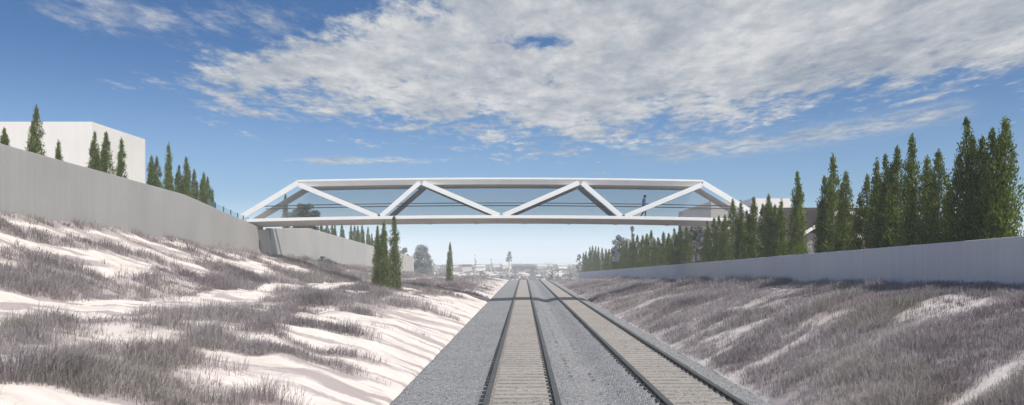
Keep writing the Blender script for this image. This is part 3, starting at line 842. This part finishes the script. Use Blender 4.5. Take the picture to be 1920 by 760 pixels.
# distant underpass portal across the line
Yo = 300; z0 = H(-6.2); zt = H(-.9)
xo = lambda px: (px - 982) * Yo / F
op = empty('road_overpass', (xo(981), Yo, z0), 'faded lilac concrete overpass portal across the line in the distance', 'bridge')
def opp(b, name, m): b.v = [(p[0] - xo(981), p[1] - Yo, p[2] - z0) for p in b.v]; b.build(name, m, op, .05)
M['lilac_concrete'] = concrete('lilac_concrete', (.10, .09, .13), (.18, .165, .21))
b = MB(); b.box(xo(964), xo(967.5), Yo, Yo + 6, z0 - 1, zt - .8); opp(b, 'pier', M['lilac_concrete'])
b = MB(); b.extrude([[(xo(994), Yo, z0 - 1), (xo(1008), Yo, z0 - 1), (xo(1001), Yo, zt - .8), (xo(994), Yo, zt - .8)], [(xo(994), Yo + 6, z0 - 1), (xo(1008), Yo + 6, z0 - 1), (xo(1001), Yo + 6, zt - .8), (xo(994), Yo + 6, zt - .8)]]); opp(b, 'abutment', M['lilac_concrete'])
b = MB(); b.box(xo(960), xo(1004), Yo - .2, Yo + 6.2, zt - .79, zt); opp(b, 'deck', M['lilac_concrete'])
b = MB(); b.box(xo(960), xo(1004), Yo - .15, Yo - .05, zt + .003, zt + .35); opp(b, 'parapet', M['lilac_concrete'])

# low pale house on the far slope, left
x0 = (876 - 982) * 400 / F
fh = empty('cottage', (x0, 400, gz(x0, 400)), 'tiny pale cottage with a dull roof on the far left slope', 'house')
ztp = top_at(496, 400) - gz(x0, 400)
b = MB(); b.box(-2.2, 2.2, -1.5, 1.5, -.5, ztp - .9); b.build('wall', M['render_beige'], fh)
b = MB(); b.extrude([[(-2.5, -1.8, ztp - .9), (-2.5, 0, ztp), (-2.5, 1.8, ztp - .9)], [(2.5, -1.8, ztp - .9), (2.5, 0, ztp), (2.5, 1.8, ztp - .9)]]); b.build('roof', M['tiles'], fh)

# a scatter of small pale houses on the far slope, one mesh pair copied
hb = MB(); hb.box(-2.6, 2.6, -2, 2, -1, 2.3); hw = hb.mesh('wall', M['render_white'])
hb = MB(); hb.extrude([[(-2.9, -2.4, 2.2), (-2.9, 0, 3.3), (-2.9, 2.4, 2.2)], [(2.9, -2.4, 2.2), (2.9, 0, 3.3), (2.9, 2.4, 2.2)]]); hr = hb.mesh('roof', M['concrete_pale'])
for px, Y in ((850, 470), (900, 430), (932, 520), (948, 460), (1016, 450), (1028, 540), (1052, 430), (1064, 500)):
    x = (px - 982) * Y / F
    o = empty('house', (x, Y, gz(x, Y)), 'tiny pale house on the hazy far slope', 'house', 'small houses on the far slope'); o.rotation_euler.z = random.uniform(-.5, .5)
    link('wall', hw, o); link('roof', hr, o)

# small hooded post at the foot of the far left wall
Y = 80; X = L_X + .5; z = gz(X, Y)
bl = empty('bollard_light', (X, Y, z), 'small dark hooded post at the foot of the pale left wall', 'post')
b = MB(); b.tube((0, 0, -.2), (0, 0, .62), .10, .09, 10); b.build('post', M['dark_steel'], bl)
b = MB(); b.extrude([[(-.14, -.14, .623), (.36, -.14, .65), (.36, .14, .65), (-.14, .14, .623)], [(-.12, -.12, .80), (.34, -.12, .76), (.34, .12, .76), (-.12, .12, .80)]]); b.build('hood', M['dark_steel'], bl, .01)


# ---------------------------------------------------------------- grass
def blades(P, hgt, wid, lean, dirs, tint):
    """three-piece curved blades; P (n,3)"""
    n = len(P); d = np.stack([np.cos(dirs), np.sin(dirs), np.zeros(n)], 1); a = dirs + math.pi / 2 + RNG.normal(0, .6, n)
    s = np.stack([np.cos(a), np.sin(a), np.zeros(n)], 1) * wid[:, None] * .5
    up = np.array([[0, 0, 1.0]])
    m = P + d * (lean * hgt * .32)[:, None] + up * (hgt * .58)[:, None]
    t = P + d * (lean * hgt)[:, None] + up * (hgt * np.clip(1 - lean * .28, .5, 1))[:, None]
    b0 = P - up * .05
    V = np.stack([b0 - s, b0 + s, m + s * .8, m - s * .8, t], 1).reshape(-1, 3)
    i = np.arange(n)[:, None] * 5
    return V, i + np.array([[0, 1, 2, 3]]), i + np.array([[3, 2, 4]]), np.repeat(tint, 5)

def sow(name, n, xr, yr, label, matl='grass', dens=None, hmul=1.0, cat='grass', blade=12):
    y = yr[0] * (yr[1] / yr[0]) ** RNG.random(n); x = RNG.uniform(xr[0], xr[1], n)
    c = cover(x, y) if dens is None else dens(x, y)
    keep = RNG.random(n) < c ** 1.4
    x = x[keep]; y = y[keep]; c = c[keep]
    sizeN = fbm(x * .5 + 70, y * .5, 3)
    nb = np.clip(blade * (1.25 - y / 150) * RNG.uniform(.5, 1.5, len(x)), 3, 24).astype(int)
    ti = np.repeat(np.arange(len(x)), nb)
    th = (.20 + .42 * sstep(.3, .75, sizeN)) * RNG.uniform(.7, 1.25, len(x)) * (.30 + .70 * c) * hmul
    tn = np.clip(fbm(x * .35 + 11, y * .25 + 5, 3) * 1.3 - .2 + RNG.normal(0, .10, len(x)), 0, 1)
    N = len(ti); ang = RNG.random(N) * 6.283; rad = RNG.random(N) ** .6 * .17 * (1 + y[ti] / 90)
    bx = x[ti] + rad * np.cos(ang); by = y[ti] + rad * np.sin(ang)
    bx = np.clip(bx, xr[0] - .05, xr[1] + .05)
    bz = h_world(bx, by)
    hh = th[ti] * RNG.uniform(.55, 1.15, N); lean = np.clip(RNG.normal(.58, .32, N), .02, 1.4)
    di = np.where(RNG.random(N) < .6, ang, RNG.normal(.5, .6, N))
    wid = (.0055 + .00030 * y[ti]) * RNG.uniform(.7, 1.3, N)
    V, Q, T, A = blades(np.stack([bx, by, bz], 1), hh, wid, lean, di, np.clip(tn[ti] + RNG.normal(0, .10, N), 0, 1))
    o = link(name, np_mesh(name, V, T, Q, {'tint': A}, M[matl])); tag(o, label, cat, None, 'stuff')
    print(name, N, 'blades')
sow('dry_grass', 62000, (L_X + .05, -3.15), (7.5, 165), 'feathery grey purple dry grass on the left bank')
sow('dry_grass', 44000, (5.68, 12.97), (7.0, 190), 'feathery grey purple dry grass on the right bank', hmul=.92)
sow('green_grass', 900, (L_X + .1, L_X + 1.4), (72, 88), 'short bluish green grass at the foot of the pale left wall', 'green_grass', lambda x, y: np.exp(-((y - 80.5) / 4.0) ** 2) * .9)


# ---------------------------------------------------------------- person on the bridge
def make_person():
    X, Y = 9.55, 63.75; z = deck_z(X) + .012
    root = empty('person', (X, Y, z), 'person in a blue shirt and dark trousers walking across the bridge, head bowed', 'person')
    # side to side is y, walking towards +x; joints: (co, radius)
    V = []; R = []; Ed = []
    def add(co, r, par=None):
        V.append(co); R.append(r)
        if par is not None: Ed.append((par, len(V) - 1))
        return len(V) - 1
    pel = add((0, 0, .94), .145); wa = add((.0, 0, 1.10), .135, pel); ch = add((.02, 0, 1.30), .165, wa); sh = add((.04, 0, 1.46), .12, ch)
    nk = add((.075, 0, 1.54), .058, sh); hd = add((.12, 0, 1.62), .088, nk); hd2 = add((.135, 0, 1.70), .094, hd); add((.13, 0, 1.765), .06, hd2); add((.235, 0, 1.64), .018, hd)
    for s, kx, kz, ax, az, tx, tz in ((1, .02, .50, -.22, .115, -.11, .035), (-1, .14, .50, .10, .085, .25, .03)):
        hp_ = add((0, s * .10, .90), .10, pel); kn = add((kx, s * .10, kz), .066, hp_); an = add((ax, s * .10, az), .044, kn)
        ft = add(((ax + tx) / 2, s * .105, (az + tz) / 2 - .01), .043, an); add((tx, s * .11, tz), .034, ft)
        so = add((.03, s * .20, 1.43), .068, sh); el = add((-.02, s * .25, 1.15), .05, so); wr = add((.22, s * .16, 1.10), .033, el)
        pa = add((.30, s * .115, 1.115), .034, wr)
        for j, (fy, fl) in enumerate(((-.030, .07), (-.010, .08), (.010, .075), (.030, .06))):
            k1 = add((.345, s * (.10 + fy), 1.115 + j * .006), .0095, pa); add((.345 + fl * .6, s * (.085 + fy), 1.10 + j * .004), .008, k1)
        t1 = add((.275, s * .085, 1.135), .011, pa); add((.31, s * .065, 1.15), .009, t1)
    me = bpy.data.meshes.new('body'); me.from_pydata(V, Ed, [])
    o = bpy.data.objects.new('body', me); COL.objects.link(o)
    o.modifiers.new('skin', 'SKIN'); sub = o.modifiers.new('sub', 'SUBSURF'); sub.levels = 2; sub.render_levels = 2
    for i, sv in enumerate(me.skin_vertices[0].data): sv.radius = (R[i], R[i] * (1.18 if i in (wa, ch, pel) else 1.0)); sv.use_root = (i == pel)
    bpy.context.view_layer.update()
    ev = o.evaluated_get(bpy.context.evaluated_depsgraph_get()); m2 = bpy.data.meshes.new_from_object(ev); m2.name = 'body'
    bpy.data.objects.remove(o); 
    for nm, c in (('skin', (.50, .33, .25)), ('blue_cloth', (.13, .22, .55)), ('navy_cloth', (.028, .03, .05)), ('shoe', (.015, .014, .014))):
        m2.materials.append(mat(nm, lambda c=c: (emix(enoise(ecoord(), 30, 3), tuple(v * .85 for v in c), tuple(v * 1.15 for v in c)), None), .8, .2))
    for p in m2.polygons:
        c = p.center; p.use_smooth = True
        p.material_index = 3 if c.z < .11 else 2 if c.z < 1.0 else 0 if (c.z > 1.52 or c.x > .20) else 1
    link('body', m2, root)
    bm = bmesh.new(); bmesh.ops.create_uvsphere(bm, u_segments=18, v_segments=12, radius=.115)
    for v in bm.verts:
        v.co = Vector((v.co.x * 1.08 + .115 - (.012 if v.co.z < 0 else 0), v.co.y * .95, v.co.z * 1.02 + 1.70)) + Vector((random.uniform(-.006, .006),) * 3)
    bmesh.ops.delete(bm, geom=[v for v in bm.verts if (v.co.x > .19 and v.co.z < 1.735) or v.co.z < 1.615], context='VERTS')
    mh = bpy.data.meshes.new('hair'); bm.to_mesh(mh); bm.free(); mh.materials.append(mat('dark_hair', lambda: ((.018, .014, .012), None), .6, .3))
    for p in mh.polygons: p.use_smooth = True
    h = link('hair', mh, root); so = h.modifiers.new('thick', 'SOLIDIFY'); so.thickness = .02
    b = MB(); b.box(-.10, .12, -.085, .085, -.008, .008)
    t = b.build('tablet', M['dark_steel'], None, .006); t.location = (X + .37, Y, z + 1.135); t.rotation_euler = (0, math.radians(-18), 0)
    tag(t, 'small dark tablet held in both hands of the person on the bridge', 'tablet')
make_person()


# ---------------------------------------------------------------- sky, sun, haze, camera
EL = math.radians(54); SH = Vector((.64, -.77, 0)).normalized()
S = Vector((SH.x * math.cos(EL), SH.y * math.cos(EL), math.sin(EL)))
sun = bpy.data.lights.new('sun', 'SUN'); sun.energy = 4.3; sun.angle = math.radians(.5); sun.color = (1.0, .965, .91)
so = bpy.data.objects.new('sun', sun); COL.objects.link(so); so.rotation_euler = S.to_track_quat('Z', 'Y').to_euler(); so.location = (30, -30, 60)

w = bpy.data.worlds.new('World'); SC.world = w; w.use_nodes = True; nt = w.node_tree; E.nt = nt
bg = nt.nodes['Background']; bg.inputs['Strength'].default_value = .08
sky = nt.nodes.new('ShaderNodeTexSky'); sky.sky_type = 'NISHITA'; sky.sun_disc = False; sky.sun_elevation = EL; sky.sun_rotation = math.atan2(SH.x, SH.y)
sky.air_density = 1.0; sky.dust_density = .5; sky.ozone_density = 2.0; sky.altitude = 200
d = ecoord('Generated'); dx, dy, dz = esep(d)
zz = emax(dz, .03); yy = emax(dy, .08)
u = dx / yy; v = dz / yy
cp = ecomb(dx / zz, dy / zz, 0.0)                                  # cloud layer seen from below
cps = emap(cp, (1, .50, 1), (0, 0, math.radians(6)))
n_big = enoise(cps, .55, 5, .55, .3); n_mid = enoise(cps, 2.6, 8, .62, .25); n_fine = enoise(cps, 8.0, 8, .68, .15)
puff = n_mid * .46 + n_fine * .36 + n_big * .18
low_r = v - (.150 + .165 * emax(u - .132, 0.0) + .10 * emax(.05 - u, 0.0))
up_l = emax((.225 + .30 * (u + .508)) - v, (u + .13) * .9)
field = emin(emin(low_r * 5.0, up_l * 6.5), .55)
field = emax(field - .20 * esmooth(u, -.30, -.62), -1.0)
hole = E.m('EXPONENT', -1.0 * (E.m('POWER', (u - .025) / .065, 2.0) + E.m('POWER', (v - .278) / .017, 2.0)))
body = esmooth(puff + field * .46 - hole * (.10 + n_mid * .34),   .46, .60)
# thin streak under the right edge of the sheet
sl = v - (.137 + .060 * emax(u - .13, -.3) + .19 * E.m('POWER', emax(u - .13, 0.0), 2.0))
streak = E.m('EXPONENT', -1.0 * E.m('POWER', sl / .011, 2.0)) * esmooth(u, .10, .20) * (1.0 - esmooth(u, .50, .60)) * esmooth(n_mid * .5 + n_fine * .5, .36, .58) * .85
# wisps at upper left and low wisps over the bridge
w1 = E.m('EXPONENT', -1.0 * (E.m('POWER', (u + .50) / .16, 2.0) + E.m('POWER', (v - .305 + (u + .50) * .18) / .026, 2.0)))
w2 = E.m('EXPONENT', -1.0 * (E.m('POWER', (u + .33) / .10, 2.0) + E.m('POWER', (v - .300) / .035, 2.0)))
w3 = E.m('EXPONENT', -1.0 * (E.m('POWER', (u + .20) / .12, 2.0) + E.m('POWER', (v - .130) / .006, 2.0)))
wisp = esmooth(puff + emax(emax(w1 * .60, w2 * .7), w3) * .21, .55, .76) * emin((w1 + w2 + w3) * 1.6, 1.0) * .8
back = esmooth(puff, .5, .66) * (1.0 - esmooth(dy, -.1, .25)) * .6         # broken cloud behind the viewer
mask = E.m('MAXIMUM', emax(body * .93, streak), emax(wisp, back), clamp=True)
mask = mask * esmooth(dz, .03, .10)
sh = enoise(emap(cps, (1, 1, 1), (0, 0, 0), (.06, -.10, 0)), 1.7, 6, .58, .3)
shade = E.m('ADD', sh * .50, n_fine * .38 + n_big * .12, clamp=True)
cloud = eramp(shade, [(.40, (4.2, 4.7, 5.4)), (.50, (6.2, 6.5, 6.9)), (.60, (8.8, 8.8, 8.8))])
skyc = nt.nodes.new('ShaderNodeMix'); skyc.data_type = 'RGBA'; skyc.blend_type = 'MULTIPLY'; skyc.inputs[0].default_value = 1
nt.links.new(sky.outputs[0], skyc.inputs[6]); skyc.inputs[7].default_value = (.47, .77, 1.10, 1)
low = E.m('MINIMUM', esmooth(dz, .085, .0) + esmooth(dz, .26, .03) * .22, 1.0)
hi = esmooth(dz, .12, .36) * (.28 + .42 * esmooth(u, .20, -.45))
skyd = emix(hi, E(skyc.outputs[2]), (.55, 1.75, 4.3))                # deeper blue higher up
skyb = emix(low * .9, skyd, (9.0, 11.0, 12.6))            # pale band of air near the horizon
fin = emix(mask, skyb, cloud)
nt.links.new(fin.s, bg.inputs['Color'])

b = MB(); b.box(-440, 440, -60, 930, -14, 16)
m = bpy.data.materials.new('haze'); m.use_nodes = True; m.node_tree.nodes.remove(m.node_tree.nodes['Principled BSDF'])
pv = m.node_tree.nodes.new('ShaderNodeVolumePrincipled'); pv.inputs['Color'].default_value = (.95, .98, 1.0, 1); pv.inputs['Density'].default_value = .0011; pv.inputs['Anisotropy'].default_value = -.3
m.node_tree.links.new(pv.outputs[0], m.node_tree.nodes['Material Output'].inputs['Volume'])
tag(b.build('haze', m), 'pale bluish haze in the air over the cutting', 'haze', None, 'stuff')

cam = bpy.data.cameras.new('camera'); co = bpy.data.objects.new('camera', cam); COL.objects.link(co); SC.camera = co
co.location = (0, 0, CAM_H); co.rotation_euler = (math.radians(90), 0, 0)
cam.sensor_width = 36; cam.lens = 36 * F / 1920; cam.shift_x = -22 / 1920; cam.shift_y = 116 / 1920
cam.clip_start = .1; cam.clip_end = 6000
SC.view_settings.view_transform = 'Standard'; SC.view_settings.look = 'None'; SC.view_settings.gamma = 1; SC.view_settings.use_curve_mapping = False
SC.view_settings.exposure = 0.05
SC.cycles.use_denoising = True
SC.cycles.max_bounces = 8; SC.cycles.transparent_max_bounces = 24; SC.cycles.volume_bounces = 3
